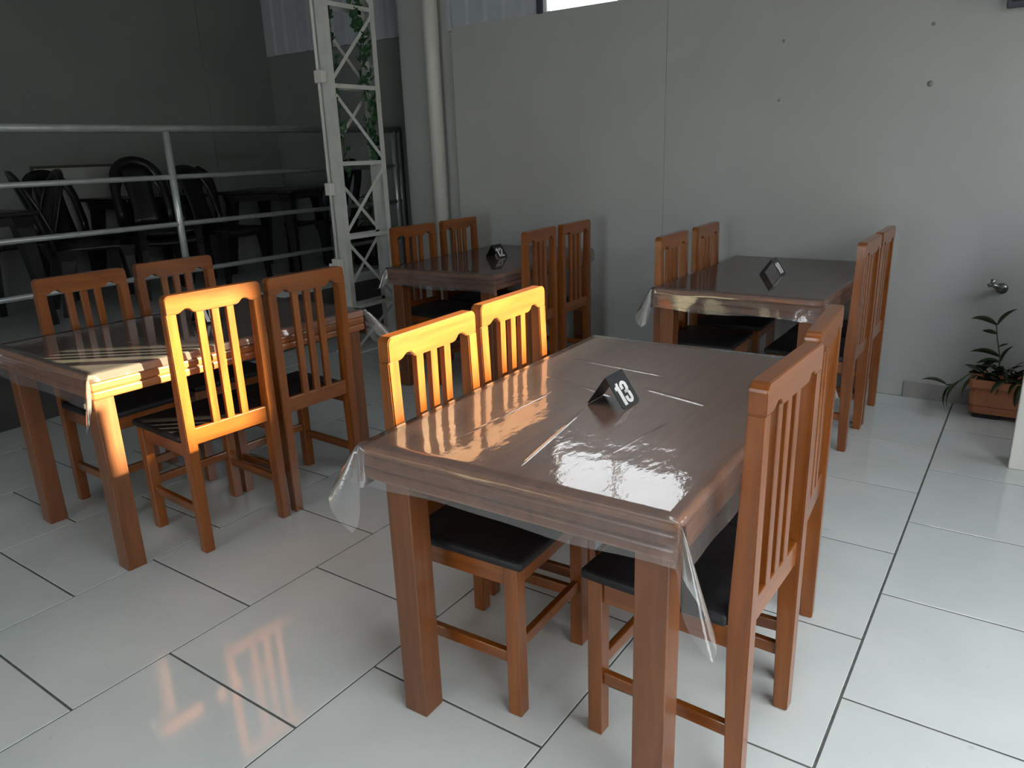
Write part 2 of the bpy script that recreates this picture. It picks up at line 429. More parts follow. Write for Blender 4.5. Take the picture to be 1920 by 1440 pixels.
# outside: yard, and an unseen wall added to block the low sun
yard = struct(link('ground_yard', box_me('ground_yard', M_CONC, XR + 0.14, 9, -7, 14, -0.15, -0.02)), 'concrete yard outside the gate')
struct(link('wall_sun_block', box_me('wall_sun_block', M_OUTW, 4.0, 4.15, -7, 14, -0.02, 2.42)), 'unseen yard wall added to block the low sun')

# wall blemishes: old screw holes
wall_marks = [(-1.372, 2.034, 0.008), (-1.378, 1.712, 0.008), (-0.588, 1.744, 0.016), (-0.606, 2.037, 0.010)]
for x, z, r in wall_marks:
    link('screw_hole', tube_me('screw_hole', M_DUST, [(x, YB - 0.0012, z), (x, YB + 0.004, z)], r, 12), wall_back)

# vertical pipe against the recessed strip
pipe = tag(empty('drain_pipe', (-4.02, YB - 0.005, 0)), 'pale vertical drain pipe standing against the back wall', 'pipe')
link('pipe_body', tube_me('pipe_body', M_PVC, [(0, 0, 0), (0, 0, ZC - 0.02)], 0.058, 24), pipe)
for z in (0.6, 3.1):
    link('pipe_clamp', box_me('pipe_clamp', M_PVC, -0.07, 0.07, 0.0, 0.075, z, z + 0.03, 0.003), pipe)

# ================================================================ LATTICE COLUMN
tx, ty = -4.30, 3.985
TD, TWd = 0.130, 0.50          # depth in x, width in y
col = tag(empty('lattice_column', (tx, ty, 0)), 'white steel lattice column with cross bracing, draped with ivy', 'column')
def channel(y0, s):
    # U channel, web facing -y (s=1) or +y (s=-1)
    f, t, w = 0.046, 0.005, TD
    pts = [(-w, y0), (0, y0), (0, y0 + s * f), (-t, y0 + s * f), (-t, y0 + s * t), (-w + t, y0 + s * t), (-w + t, y0 + s * f), (-w, y0 + s * f)]
    return prism_me('chord', M_TRUSS, pts, 2, 0.012, ZC - 0.01)
link('chord', channel(0.0, 1), col); link('chord', channel(TWd, -1), col)
def flat(x, p, q, w, t):
    (y0, z0), (y1, z1) = p, q
    d = Vector((y1 - y0, z1 - z0)).normalized(); n = Vector((-d.y, d.x)) * w / 2
    pts = [(y0 + n.x, z0 + n.y), (y0 - n.x, z0 - n.y), (y1 - n.x, z1 - n.y), (y1 + n.x, z1 + n.y)]
    return prism_me('brace', M_TRUSS, pts, 0, x - t, x)
lev = [0.355 + 0.539 * k for k in range(8)]
for k, z in enumerate(lev):
    for x in (-0.001, -TD + 0.005):
        link('strut', flat(x, (0.01, z), (TWd - 0.01, z), 0.030, 0.004), col)
for k, z in enumerate([0.355 - 0.539] + lev[:-1]):
    za, zb_ = max(z + 0.03, 0.03), z + 0.539 - 0.03
    up = k % 2 == 0
    for x, u in ((-0.001, up), (-TD + 0.005, not up)):
        p, q = ((0.02, za), (TWd - 0.02, zb_)) if u else ((0.02, zb_), (TWd - 0.02, za))
        link('brace', flat(x - 0.004, p, q, 0.026, 0.004), col)
link('base_plate', box_me('base_plate', M_TRUSS, -TD - 0.05, 0.05, -0.05, TWd + 0.05, 0, 0.012, 0.003), col)
# conduit with boxes fixed to the column
cd = tag(empty('electric_conduit', (tx - TD * 0.55, ty - 0.022, 0)), 'thin white conduit with junction boxes running up the lattice column', 'conduit')
link('conduit_tube', tube_me('conduit_tube', M_TRUSS, [(-0.02, 0, 0.62), (-0.02, 0, ZC - 0.02)], 0.012, 12), cd)
link('junction_box', box_me('junction_box', M_WHITE, -0.035, 0.05, -0.03, 0.018, 1.99, 2.075, 0.006), cd)
link('socket_box', box_me('socket_box', M_WHITE, -0.045, 0.02, -0.03, 0.018, 1.21, 1.30, 0.006), cd)
sb = link('socket_box', box_me('socket_box', M_WHITE, -0.05, 0.03, -0.032, 0.018, 0.62, 0.74, 0.006), cd)
for z in (0.645, 0.69):
    link('plug', tube_me('plug', M_TRUSS, [(-0.055, -0.02, z), (-0.075, -0.035, z)], 0.016, 12), sb)

# ivy garlands
def ivy_leaf_me(name, s):
    out = [(0, 0), (0.30, 0.10), (0.50, 0.42), (0.30, 0.50), (0.18, 0.78), (0, 1.0), (-0.18, 0.78), (-0.30, 0.50), (-0.50, 0.42), (-0.30, 0.10)]
    bm = bmesh.new()
    c = bm.verts.new((0, 0.4 * s, 0.05 * s))
    vs = [bm.verts.new((x * s, y * s, -abs(x) * 0.25 * s)) for x, y in out]
    for i in range(len(vs)): bm.faces.new([c, vs[i], vs[(i + 1) % len(vs)]])
    r = bmesh.ops.extrude_face_region(bm, geom=list(bm.faces))
    for v in [g for g in r['geom'] if isinstance(g, bmesh.types.BMVert)]: v.co.z -= 0.0012
    bmesh.ops.recalc_face_normals(bm, faces=bm.faces)
    return me_from(bm, name, M_IVY)
LEAFS = [ivy_leaf_me('leaf', s) for s in (0.052, 0.062, 0.072)]
def garland(label, x, y0, ztop, zbot, n, sway, spread, seed):
    rnd = random.Random(seed)
    g = tag(empty('ivy_garland', (x, y0, zbot)), label, 'garland', 'ivy garlands on the lattice column')
    H = ztop - zbot
    path = lambda t: Vector((0.012 * math.sin(9 * t + seed), sway * math.sin(5.0 * t + seed), H * (1 - t)))
    link('vine', tube_me('vine', M_STEM, [path(k / 40) for k in range(41)], 0.0025, 5), g)
    for k in range(n):
        t = (k + rnd.random() * 0.6) / n
        p = path(t)
        o = link('leaf', rnd.choice(LEAFS), g, p + Vector((rnd.uniform(-.012, .012), rnd.uniform(-spread, spread), 0)))
        o.rotation_euler = (math.radians(rnd.uniform(60, 150)), math.radians(rnd.uniform(-40, 40)), math.radians(rnd.uniform(40, 140)) if rnd.random() < .7 else rnd.uniform(0, 6.28))
garland('dense ivy garland hanging along the right chord of the lattice column', tx - 0.035, ty + 0.395, 3.2, 1.42, 170, 0.045, 0.06, 3)
garland('thin sparse ivy garland hanging beside the left chord of the lattice column', tx - 0.035, ty + 0.115, 3.1, 1.30, 48, 0.040, 0.025, 8)

# ================================================================ RAILING
rail = tag(empty('railing', (PX + 0.0, 0, PZ)), 'silver tube railing along the edge of the raised platform', 'railing')
R0, R1 = -0.6, 5.25
link('handrail', tube_me('handrail', M_RAIL, [(0, R0, 1.70 - PZ), (0, R1, 1.70 - PZ)], 0.026, 16), rail)
for z in (1.39, 1.08, 0.755):
    link('rail_bar', tube_me('rail_bar', M_RAIL, [(0, R0, z - PZ), (0, R1, z - PZ)], 0.017, 12), rail)
for y in (1.0, 3.01, R1 - 0.06, R1):
    link('post', tube_me('post', M_RAIL, [(0, y, 0), (0, y, 1.70 - PZ)], 0.024, 14), rail)

# ================================================================ WOODEN CHAIRS
def rounded_rail():
    H, Wd, r = 1.024, 0.196, 0.020
    top = []
    for k in range(6):
        a = PI - k * PI / 10; top.append((-Wd + r + r * math.cos(a), H - r + r * math.sin(a)))
    for k in range(6):
        a = PI / 2 - k * PI / 10; top.append((Wd - r + r * math.cos(a), H - r + r * math.sin(a)))
    half = [(Wd, 0.955), (0.152, 0.955), (0.143, 0.9575), (0.134, 0.963), (0.126, 0.968), (0.117, 0.9695), (0.108, 0.967), (0.101, 0.960), (0.093, 0.953), (0.082, 0.9505)]
    return top + half + [(-y, z) for y, z in half[::-1]]
D2, W2, LG = 0.2045, 0.199, 0.041
def rear_leg_pts():
    b = -D2
    return [(b, 0), (b + 0.038, 0), (b + 0.045, 0.22), (b + 0.051, 0.42), (b + 0.051, 0.50), (b + 0.042, 0.75), (b + 0.036, 0.957), (b, 0.957)]
CM = {}
CM['rear_leg'] = prism_me('rear_leg', WZ, rear_leg_pts(), 1, -LG / 2, LG / 2, 0.003)
CM['front_leg'] = box_me('front_leg', WZ, D2 - LG, D2, -LG / 2, LG / 2, 0, 0.454, 0.003)
CM['top_rail'] = prism_me('top_rail', WY, rounded_rail(), 0, -D2 - 0.002, -D2 + 0.037, 0.0025)
CM['lower_rail'] = box_me('lower_rail', WY, -D2 + 0.010, -D2 + 0.032, -W2 + LG, W2 - LG, 0.447, 0.512, 0.003)
CM['slat'] = box_me('slat', WZ, -D2 + 0.010, -D2 + 0.028, -0.015, 0.015, 0.508, 0.955, 0.002)
CM['side_apron'] = box_me('side_apron', WX, -D2 + 0.048, D2 - LG, -0.011, 0.011, 0.396, 0.454, 0.002)
CM['front_apron'] = box_me('front_apron', WY, D2 - 0.033, D2 - 0.008, -W2 + LG, W2 - LG, 0.396, 0.454, 0.002)
CM['side_stretcher'] = box_me('side_stretcher', WX, -D2 + 0.042, D2 - LG + 0.002, -0.010, 0.010, 0.156, 0.191, 0.003)
CM['front_stretcher'] = box_me('front_stretcher', WY, D2 - 0.032, D2 - 0.012, -W2 + LG - 0.002, W2 - LG + 0.002, 0.192, 0.226, 0.003)
def cushion():
    bm = bmesh.new(); box(bm, -D2 + 0.052, D2 + 0.018, -0.206, 0.206, 0.454, 0.487)
    bev(bm, 0.010, 3)
    for v in bm.verts:
        if v.co.z > 0.48: v.co.z += 0.006 * math.cos(v.co.x * 6) * math.cos(v.co.y * 6) - 0.004
    return me_from(bm, 'seat_cushion', M_SEAT, True)
CM['seat_cushion'] = cushion()
def wooden_chair():
    r = empty('dining_chair', (0, 0, 0))
    for s in (-1, 1):
        link('rear_leg', CM['rear_leg'], r, (0, s * (W2 - LG / 2), 0))
        link('front_leg', CM['front_leg'], r, (0, s * (W2 - LG / 2), 0))
        link('side_apron', CM['side_apron'], r, (0, s * (W2 - 0.020), 0))
        link('side_stretcher', CM['side_stretcher'], r, (0, s * (W2 - 0.020), 0))
    for n in ('top_rail', 'lower_rail', 'front_apron', 'front_stretcher', 'seat_cushion'):
        link(n, CM[n], r)
    for y in (-0.062, 0, 0.062): link('slat', CM['slat'], r, (0, y, 0))
    return r
CHAIRS = [  # x, y, turn in degrees from +x, label
 (-1.183, 1.557, 2.1, 'orange-lit dining chair nearest the viewer on the left side of table 13'),
 (-1.219, 2.005, 2.1, 'sunlit dining chair left of table 13, the farther of that pair'),
 (-0.589, 1.619, 178.0, 'largest dining chair in front, on the right side of table 13, back to the aisle'),
 (-0.620, 2.064, 184.1, 'dining chair right of table 13, half hidden behind the largest chair'),
 (-3.298, 1.629, -1.3, 'leftmost dining chair, across the left table next to the railing'),
 (-3.318, 2.084, -4.0, 'dining chair on the railing side of the left table, farther from the viewer'),
 (-2.712, 1.657, 176.1, 'dining chair with a sunlit yellow top rail, back turned, at the left table'),
 (-2.694, 2.080, 177.5, 'dining chair with its back turned at the far right of the left table'),
 (-3.316, 3.845, -5.1, 'dark dining chair left of the far middle table, beside the lattice column'),
 (-3.312, 4.350, -0.5, 'dark dining chair by the wall on the pipe side of the far middle table'),
 (-2.674, 3.854, 185.0, 'dark dining chair right of the far middle table, nearer the viewer'),
 (-2.688, 4.312, 182.5, 'dark dining chair right of the far middle table, against the wall'),
 (-1.436, 3.855, 2.0, 'dining chair left of the far right table, nearer the viewer'),
 (-1.443, 4.378, 2.6, 'dining chair left of the far right table, close to the wall'),
 (-0.840, 3.927, 180.0, 'dining chair right of the far right table, seen edge on, nearer the viewer'),
 (-0.843, 4.360, 180.5, 'rightmost dining chair, between the far right table and the planter'),
]
proto = wooden_chair()
for k, (x, y, a, lab) in enumerate(CHAIRS):
    o = proto if k == 0 else copy_tree(proto, (x, y, 0), math.radians(a))
    if k == 0: o.location = (x, y, 0); o.rotation_euler = (0, 0, math.radians(a))
    tag(o, lab, 'chair', 'wooden dining chairs')

# ================================================================ TABLES
TWX, TLY, TZT = 0.8345 / 2, 1.2618 / 2, 0.787
lay = 0.0323
def layer(name, m, k):
    z1 = TZT - k * lay
    bm = bmesh.new(); box(bm, -TWX, TWX, -TLY, TLY, z1 - lay, z1)
    bev(bm, 0.0085, 3)
    return me_from(bm, name, m)
TMs = [layer('table_top', TY, 0), layer('edge_board', TE, 1), layer('edge_board', TE, 2)]
LEGM = box_me('table_leg', TZ, -0.0375, 0.0375, -0.036, 0.036, 0, TZT - 3 * lay, 0.003)
def table(x, y, a, label, insl=0.035, insr=0.035, insy=0.012):
    t = tag(empty('dining_table', (x, y, 0), math.radians(a)), label, 'table', 'wooden dining tables')
    link('table_top', TMs[0], t); link('edge_board', TMs[1], t); link('edge_board', TMs[2], t)
    for sx in (-1, 1):
        for sy in (-1, 1):
            xx = (-TWX + insl + 0.0375) if sx < 0 else (TWX - insr - 0.0375)
            link('table_leg', LEGM, t, (xx, sy * (TLY - insy - 0.036), 0))
    return t
TABLES = {
 't13': (-0.920, 1.852, 1.17), 'left': (-3.018, 1.842, -2.58), 'mid': (-3.030, 4.145, 1.85), 'right': (-1.163, 4.150, -0.1)}
table(*TABLES['t13'], 'large wooden dining table in front carrying the number 13 sign', 0.058, 0.020)
table(*TABLES['left'], 'wooden dining table at the left beside the platform railing', 0.048, 0.031)
table(*TABLES['mid'], 'dark wooden dining table by the wall beside the lattice column')
table(*TABLES['right'], 'dark wooden dining table by the wall nearest the planter')

# clear plastic covers
def cover_mesh(name, m, ov, seed, flare=None, thick=True):
    rnd = random.Random(seed)
    hx, hy, z0 = TWX + 0.004, TLY + 0.004, TZT + 0.0015
    nx, ny, no = 26, 38, 7
    ph = [rnd.uniform(0, 6.28) for _ in range(8)]
    bm = bmesh.new()
    xs = [-hx + 2 * hx * i / nx for i in range(nx + 1)]; ys = [-hy + 2 * hy * j / ny for j in range(ny + 1)]
    g = [[bm.verts.new((x, y, z0)) for y in ys] for x in xs]
    for i in range(nx):
        for j in range(ny): bm.faces.new([g[i][j], g[i + 1][j], g[i + 1][j + 1], g[i][j + 1]])
    sides = {'yn': [(g[i][0], 0, -1, xs[i]) for i in range(nx + 1)], 'xp': [(g[nx][j], 1, 0, ys[j]) for j in range(ny + 1)],
             'yp': [(g[i][ny], 0, 1, -xs[i]) for i in range(nx, -1, -1)], 'xn': [(g[0][j], -1, 0, -ys[j]) for j in range(ny, -1, -1)]}
    ends = {}
    for si, (k, row) in enumerate(sides.items()):
        cols = []
        Ls = row[-1][3] - row[0][3]
        for (v, nxx, nyy, s) in row:
            t = (s - row[0][3]) / Ls
            o = ov[k]
            c = [v]
            for q in range(1, no + 1):
                u = q / no
                wav = 0.5 + 0.5 * math.sin(s * 17 + ph[si]) * math.sin(s * 7 + ph[si + 4])
                edge = min(t, 1 - t)
                out = 0.004 + u * (0.010 * wav)
                drop = o * u * (1 + 0.06 * math.sin(s * 11 + ph[si]))
                c.append(bm.verts.new((v.co.x + nxx * out, v.co.y + nyy * out, z0 - drop)))
            cols.append(c)
        for a, b in zip(cols, cols[1:]):
            for q in range(no): bm.faces.new([a[q], a[q + 1], b[q + 1], b[q]])
        ends[k] = (cols[0], cols[-1])
    # hanging corner cones with folds
    order = [('yn', 'xp', 1, -1), ('xp', 'yp', 1, 1), ('yp', 'xn', -1, 1), ('xn', 'yn', -1, -1)]
    for ci, (ka, kb, sx, sy) in enumerate(order):
        ca, cb = ends[ka][1], ends[kb][0]
        corner = ca[0]
        fl, ln, c_out, c_len = (flare or {}).get(ci, (0.30, 1.3, 0.5, 0.5))
        na = 18; rows = [ca]
        a0 = math.atan2(*( (0, -1) if False else (ca[-1].co.y - corner.co.y, ca[-1].co.x - corner.co.x)))
        a1 = math.atan2(cb[-1].co.y - corner.co.y, cb[-1].co.x - corner.co.x)
        mid = math.atan2(sy, sx)
        for k in range(1, na):
            f = k / na
            w = math.sin(PI * f) ** 0.55
            fold = 0.5 + 0.5 * math.cos(f * 2 * PI * 2 + ph[ci])
            out_s = w * (0.05 + fl * math.exp(-((f - c_out) / 0.24) ** 2)) + 0.05 * fold * w
            ang = mid + (f - 0.5) * (PI / 2 if (sx * sy) > 0 else PI / 2)
            lena = (ov[ka] * (1 - f) + ov[kb] * f) * (1 + (ln - 1) * w * max(0.0, 1 - abs(f - c_len) / 0.40))
            c = [corner]
            for q in range(1, no + 1):
                u = q / no
                r = lena * u * out_s + 0.006
                c.append(bm.verts.new((corner.co.x + r * math.cos(ang), corner.co.y + r * math.sin(ang), z0 - lena * u * math.sqrt(max(0.05, 1 - out_s * out_s)))))
            rows.append(c)
        rows.append(cb)
        for a, b in zip(rows, rows[1:]):
            for q in range(no):
                vs = [a[q], a[q + 1], b[q + 1], b[q]]
                if q == 0: vs = [corner, a[1], b[1]]
                try: bm.faces.new(vs)
                except ValueError: pass
    bmesh.ops.recalc_face_normals(bm, faces=bm.faces)
    me = me_from(bm, name, m, True)
    return me
cr13 = [(-0.36, 0.30, 0.05, 0.24, 0.010, 1.3), (-0.30, 0.08, 0.0, -0.02, 0.012, 0.9), (0.02, 0.10, 0.25, 0.03, 0.011, 1.5), (-0.05, -0.10, 0.02, -0.62, 0.006, 0.5), (-0.20, 0.0, -0.22, -0.5, 0.005, 0.4), (0.2, -0.1, 0.16, -0.4, 0.005, 0.4)]
F13 = film_mat('clear_film_front', cr13, 0.17, 0.35)
FOT = film_mat('clear_film', [(-0.3, 0.1, 0.2, 0.14, 0.006, 0.4), (-0.1, -0.3, 0.3, -0.32, 0.006, 0.4)], 0.07)
def cover(key, label, m, ov, seed, flare=None):
    x, y, a = TABLES[key]
    o = link('table_cover', cover_mesh('table_cover', m, ov, seed, flare), None, (x, y, 0), (0, 0, math.radians(a)))
    tag(o, label, 'table cover', 'clear plastic table covers')
cover('t13', 'clear plastic cover over table 13 with hanging corner folds', F13, dict(yn=0.104, yp=0.10, xp=0.125, xn=0.12), 2, {3: (0.52, 2.3, 0.28, 0.62), 0: (0.46, 2.3, 0.72, 0.62)})
cover('left', 'clear plastic cover over the left table by the railing', FOT, dict(yn=0.125, yp=0.12, xp=0.030, xn=0.10), 5, {0: (0.28, 2.4, 0.4, 0.4), 1: (0.60, 3.2, 0.6, 0.6)})
cover('mid', 'clear plastic cover over the far middle table beside the column', FOT, dict(yn=0.110, yp=0.06, xp=0.08, xn=0.09), 7, {3: (0.3, 1.5, 0.5, 0.5)})
cover('right', 'clear plastic cover over the far right table near the planter', FOT, dict(yn=0.105, yp=0.06, xp=0.10, xn=0.11), 9, {3: (0.45, 2.0, 0.35, 0.6), 0: (0.3, 1.6, 0.7, 0.7)})

# number tents
def arc(cx, cy, rx, ry, a0, a1, n=8): return [(cx + rx * math.cos(math.radians(a0 + (a1 - a0) * k / n)), cy + ry * math.sin(math.radians(a0 + (a1 - a0) * k / n))) for k in range(n + 1)]
def digit_polys(d):
    # heavy condensed figures in a 0.50 x 1.0 box, as quads strips / polygons
    t = 0.17
    if d == '1': return [[(0.14, 0), (0.34, 0), (0.34, 1.0), (0.22, 1.0), (0.18, 0.90), (0.04, 0.84), (0.04, 0.70), (0.14, 0.72)]]
    def ring(out, inn): return [[out[i], out[i + 1], inn[i + 1], inn[i]] for i in range(len(out) - 1)]
    if d == '3':
        o = [(0.0, 0.66), (0.0, 0.80)] + arc(0.24, 0.78, 0.24, 0.22, 170, 10, 8) + [(0.48, 0.62), (0.40, 0.52), (0.48, 0.42)] + arc(0.24, 0.22, 0.24, 0.22, -10, -170, 8) + [(0.0, 0.34)]
        i = [(0.18, 0.66), (0.18, 0.80)] + arc(0.24, 0.80, 0.06, 0.06, 170, 10, 8) + [(0.30, 0.64), (0.14, 0.53), (0.30, 0.42)] + arc(0.24, 0.20, 0.06, 0.06, -10, -170, 8) + [(0.18, 0.34)]
        return ring(o, i) + [[(0.14, 0.58), (0.14, 0.46), (0.40, 0.46), (0.40, 0.58)]]
    if d == '0':
        o = arc(0.24, 0.76, 0.24, 0.24, 180, 0, 8) + arc(0.24, 0.24, 0.24, 0.24, 0, -180, 8); o.append(o[0])
        i = arc(0.24, 0.78, 0.06, 0.08, 180, 0, 8) + arc(0.24, 0.22, 0.06, 0.08, 0, -180, 8); i.append(i[0])
        return ring(o, i)
    if d == '2':
        o = [(0.0, 0.64), (0.0, 0.78)] + arc(0.24, 0.76, 0.24, 0.24, 170, 0, 8) + [(0.48, 0.62), (0.22, 0.18), (0.48, 0.18), (0.48, 0.0)]
        i = [(0.18, 0.64), (0.18, 0.78)] + arc(0.24, 0.78, 0.06, 0.07, 170, 0, 8) + [(0.30, 0.64), (0.0, 0.18), (0.0, 0.0), (0.02, 0.0)]
        return ring(o, i)
    if d == '4':
        return [[(0.26, 0), (0.43, 0), (0.43, 1.0), (0.26, 1.0)], [(0.0, 0.20), (0.5, 0.20), (0.5, 0.36), (0.0, 0.36)], [(0.0, 0.36), (0.15, 0.36), (0.28, 1.0), (0.16, 1.0)]]
def tent(key_label, txt, x, y, zrot):
    z = TZT + 0.003
    hs, hl, ah = 0.057, 0.050, 0.084
    t = tag(empty('number_tent', (x, y, z), zrot), key_label, 'table sign', 'folded number signs')
    n = Vector((ah, 0, hs)).normalized(); th = 0.0022
    for s in (-1, 1):
        # one folded leaf, rounded lower corners, given real thickness
        sl = math.hypot(hs, ah); r = 0.010
        pts = [(-hl, sl), (-hl, r)] + [(-hl + r - r * math.cos(a), r - r * math.sin(a)) for a in (0.5, 1.0, 1.57)] + [(hl - r + r * math.sin(a), r - r * math.cos(a)) for a in (0, 0.5, 1.0, 1.57)] + [(hl, sl)]
        bm = bmesh.new(); prism(bm, pts, 0, -th / 2, th / 2)
        if s < 0: bmesh.ops.reverse_faces(bm, faces=bm.faces); 
        M = Matrix.Translation((s * hs, 0, 0)) @ Matrix.Rotation(-s * math.atan2(hs, ah), 4, 'Y')
        bmesh.ops.transform(bm, matrix=M, verts=bm.verts)
        bmesh.ops.recalc_face_normals(bm, faces=bm.faces)
        leaf = link('sign_leaf', me_from(bm, 'sign_leaf', M_TENT), t)
        if s > 0:
            hgt, wid = 0.066, 0.079
            for di, d in enumerate(txt):
                bm = bmesh.new()
                off = (-0.041, -0.009)[di] if d != '4' else -0.010
                for poly in digit_polys(d):
                    p2 = [(off + px * wid, 0.008 + pz * hgt) for px, pz in poly]
                    prism(bm, p2, 0, th / 2, th / 2 + 0.0006)
                bmesh.ops.transform(bm, matrix=M, verts=bm.verts)
                bmesh.ops.recalc_face_normals(bm, faces=bm.faces)
                link('printed_digit', me_from(bm, 'printed_digit', M_NUM), leaf)
    return t
tent('black folded sign with white number 13 on the front table', '13', -0.918, 1.793, 0.0)
tent('black folded number sign on the far middle table by the column', '12', -3.040, 4.180, -0.05)
tent('black folded number sign on the far right table near the planter', '10', -1.163, 4.150, 0.0)
tent('black folded number sign on the left table, glimpsed between chair slats', '14', -3.035, 1.935, -0.1)

# ================================================================ BLACK PLASTIC FURNITURE ON THE PLATFORM
def plastic_parts():
    P = {}
    bm = bmesh.new()   # dished seat
    n = 8; top = []
    for i in range(n + 1):
        row = []
        for j in range(n + 1):
            x = -0.20 + 0.42 * i / n; w = 0.20 + 0.025 * i / n; y = -w + 2 * w * j / n
            z = 0.445 - 0.018 * (1 - (2 * j / n - 1) ** 2) - (0.022 * max(0, (i - 6) / 2) ** 2)
            row.append(bm.verts.new((x, y, z)))
        top.append(row)
    for i in range(n):
        for j in range(n): bm.faces.new([top[i][j], top[i + 1][j], top[i + 1][j + 1], top[i][j + 1]])
    r = bmesh.ops.extrude_face_region(bm, geom=list(bm.faces))
    for v in [g for g in r['geom'] if isinstance(g, bmesh.types.BMVert)]: v.co.z -= 0.03 if abs(abs(v.co.y) - 0.21) < 0.03 or v.co.x > 0.2 else 0.006
    bmesh.ops.recalc_face_normals(bm, faces=bm.faces)
    P['seat'] = me_from(bm, 'seat', M_BLACK, True)
    # arched back frame
    bm = bmesh.new(); ctrl = []
    for k in range(21):
        a = PI * k / 20
        y = 0.205 * math.cos(a); h = 0.62 + 0.32 * (math.sin(a) ** 0.6) if 0 < k < 20 else 0.43
        ctrl.append((y, h))
    ctrl = [(0.20, 0.43), (0.207, 0.55)] + ctrl[1:-1] + [(-0.207, 0.55), (-0.20, 0.43)]
    rake = lambda z: -0.20 - 0.16 * ((z - 0.43) / 0.5) ** 1.3
    inner = [(y * 0.74, 0.43 + (z - 0.43) * 0.88) for y, z in ctrl]
    vo = [bm.verts.new((rake(max(z, .43)), y, z)) for y, z in ctrl]; vi = [bm.verts.new((rake(max(z, .43)) + 0.01, y, z)) for y, z in inner]
    for a, b, c, d in zip(vo, vo[1:], vi[1:], vi): bm.faces.new([a, b, c, d])
    r = bmesh.ops.extrude_face_region(bm, geom=list(bm.faces))
    for v in [g for g in r['geom'] if isinstance(g, bmesh.types.BMVert)]: v.co.x -= 0.022
    bmesh.ops.recalc_face_normals(bm, faces=bm.faces)
    P['back_frame'] = me_from(bm, 'back_frame', M_BLACK, True)
    bm = bmesh.new(); rows = []
    for k in range(9):
        z = 0.43 + 0.45 * k / 8; w = 0.105 - 0.02 * math.sin(PI * k / 8)
        rows.append([bm.verts.new((rake(z) + 0.004 - 0.012 * math.cos(PI * t / 2), w * t, z)) for t in (-1, -.5, 0, .5, 1)])
    for a, b in zip(rows, rows[1:]):
        for k in range(4): bm.faces.new([a[k], a[k + 1], b[k + 1], b[k]])
    r = bmesh.ops.extrude_face_region(bm, geom=list(bm.faces))
    for v in [g for g in r['geom'] if isinstance(g, bmesh.types.BMVert)]: v.co.x -= 0.010
    bmesh.ops.recalc_face_normals(bm, faces=bm.faces)
    P['back_splat'] = me_from(bm, 'back_splat', M_BLACK, True)
    def leg(dx, dy, w0, w1):
        bm = bmesh.new(); secs = []
        for z, w, f in ((0, w1, 1.0), (0.20, (w0 + w1) / 2, 0.5), (0.36, w0 * 1.1, 0.12), (0.43, w0 * 1.7, 0.0)):
            cx, cy = dx * f, dy * f
            secs.append([bm.verts.new((cx + a * w, cy + b * w * 0.7, z)) for a, b in ((-.5, -.5), (.5, -.5), (.5, .5), (-.5, .5))])
        for a, b in zip(secs, secs[1:]):
            for k in range(4): bm.faces.new([a[k], a[(k + 1) % 4], b[(k + 1) % 4], b[k]])
        bm.faces.new(secs[0][::-1]); bm.faces.new(secs[-1])
        bmesh.ops.recalc_face_normals(bm, faces=bm.faces)
        return me_from(bm, 'leg', M_BLACK)
    P['fl'] = [leg(0.02, s * 0.025, 0.055, 0.036) for s in (-1, 1)]
    P['rl'] = [leg(-0.08, s * 0.025, 0.075, 0.045) for s in (-1, 1)]
    return P
PP = plastic_parts()
def plastic_chair():
    r = empty('plastic_chair', (0, 0, 0))
    for n in ('seat', 'back_frame', 'back_splat'): link(n, PP[n], r)
    for k, s in enumerate((-1, 1)):
        link('leg', PP['fl'][k], r, (0.185, s * 0.195, 0)); link('leg', PP['rl'][k], r, (-0.165, s * 0.175, 0))
    return r
PCH = [
 (-6.15, 2.47, 0, 262, 'black plastic chair at the far left end of the platform'),
 (-5.45, 2.66, 0, 75, 'black plastic chair seen from the side, its back leaning left on the platform'),
 (-5.52, 3.24, 0, -12, 'black plastic chair with a shiny rounded back left of the railing post'),
 (-6.18, 2.96, 0, 3, 'black plastic chair tucked behind the shiny rounded one on the platform'),
 (-5.52, 3.80, 0, 8, 'black plastic chair directly behind the railing post'),
 (-6.27, 4.10, 0, -25, 'black plastic chair with an arched back just right of the railing post'),
 (-5.52, 3.24, 0.075, -12, 'black plastic chair stacked on top of the shiny rounded one by the railing post'),
 (-5.31, 4.66, 0, 186, 'black plastic chair with an open arched back beside the lattice column'),
]
pproto = plastic_chair()
for k, (x, y, dz, a, lab) in enumerate(PCH):
    o = pproto if k == 0 else copy_tree(pproto, (0, 0, 0), 0)
    o.location = (x, y, PZ + dz); o.rotation_euler = (0, 0, math.radians(a)); o.scale = (1.03, 1.03, 1.02)
    tag(o, lab, 'chair', 'black plastic chairs')
ptop = box_me('table_top', M_BLACK, -0.36, 0.36, -0.36, 0.36, 0.690, 0.72, 0.010)
def pleg_me(sx, sy):
    bm = bmesh.new(); secs = []
    for z, w, f in ((0, 0.045, 1), (0.62, 0.085, 0.0), (0.692, 0.12, -0.1)):
        cx, cy = sx * (0.27 + 0.05 * f), sy * (0.27 + 0.05 * f)
        secs.append([bm.verts.new((cx + a * w, cy + b * w, z)) for a, b in ((-.5, -.5), (.5, -.5), (.5, .5), (-.5, .5))])
    for a, b in zip(secs, secs[1:]):
        for k in range(4): bm.faces.new([a[k], a[(k + 1) % 4], b[(k + 1) % 4], b[k]])
    bm.faces.new(secs[0][::-1]); bm.faces.new(secs[-1])
    bmesh.ops.recalc_face_normals(bm, faces=bm.faces)
    return me_from(bm, 'leg', M_BLACK)
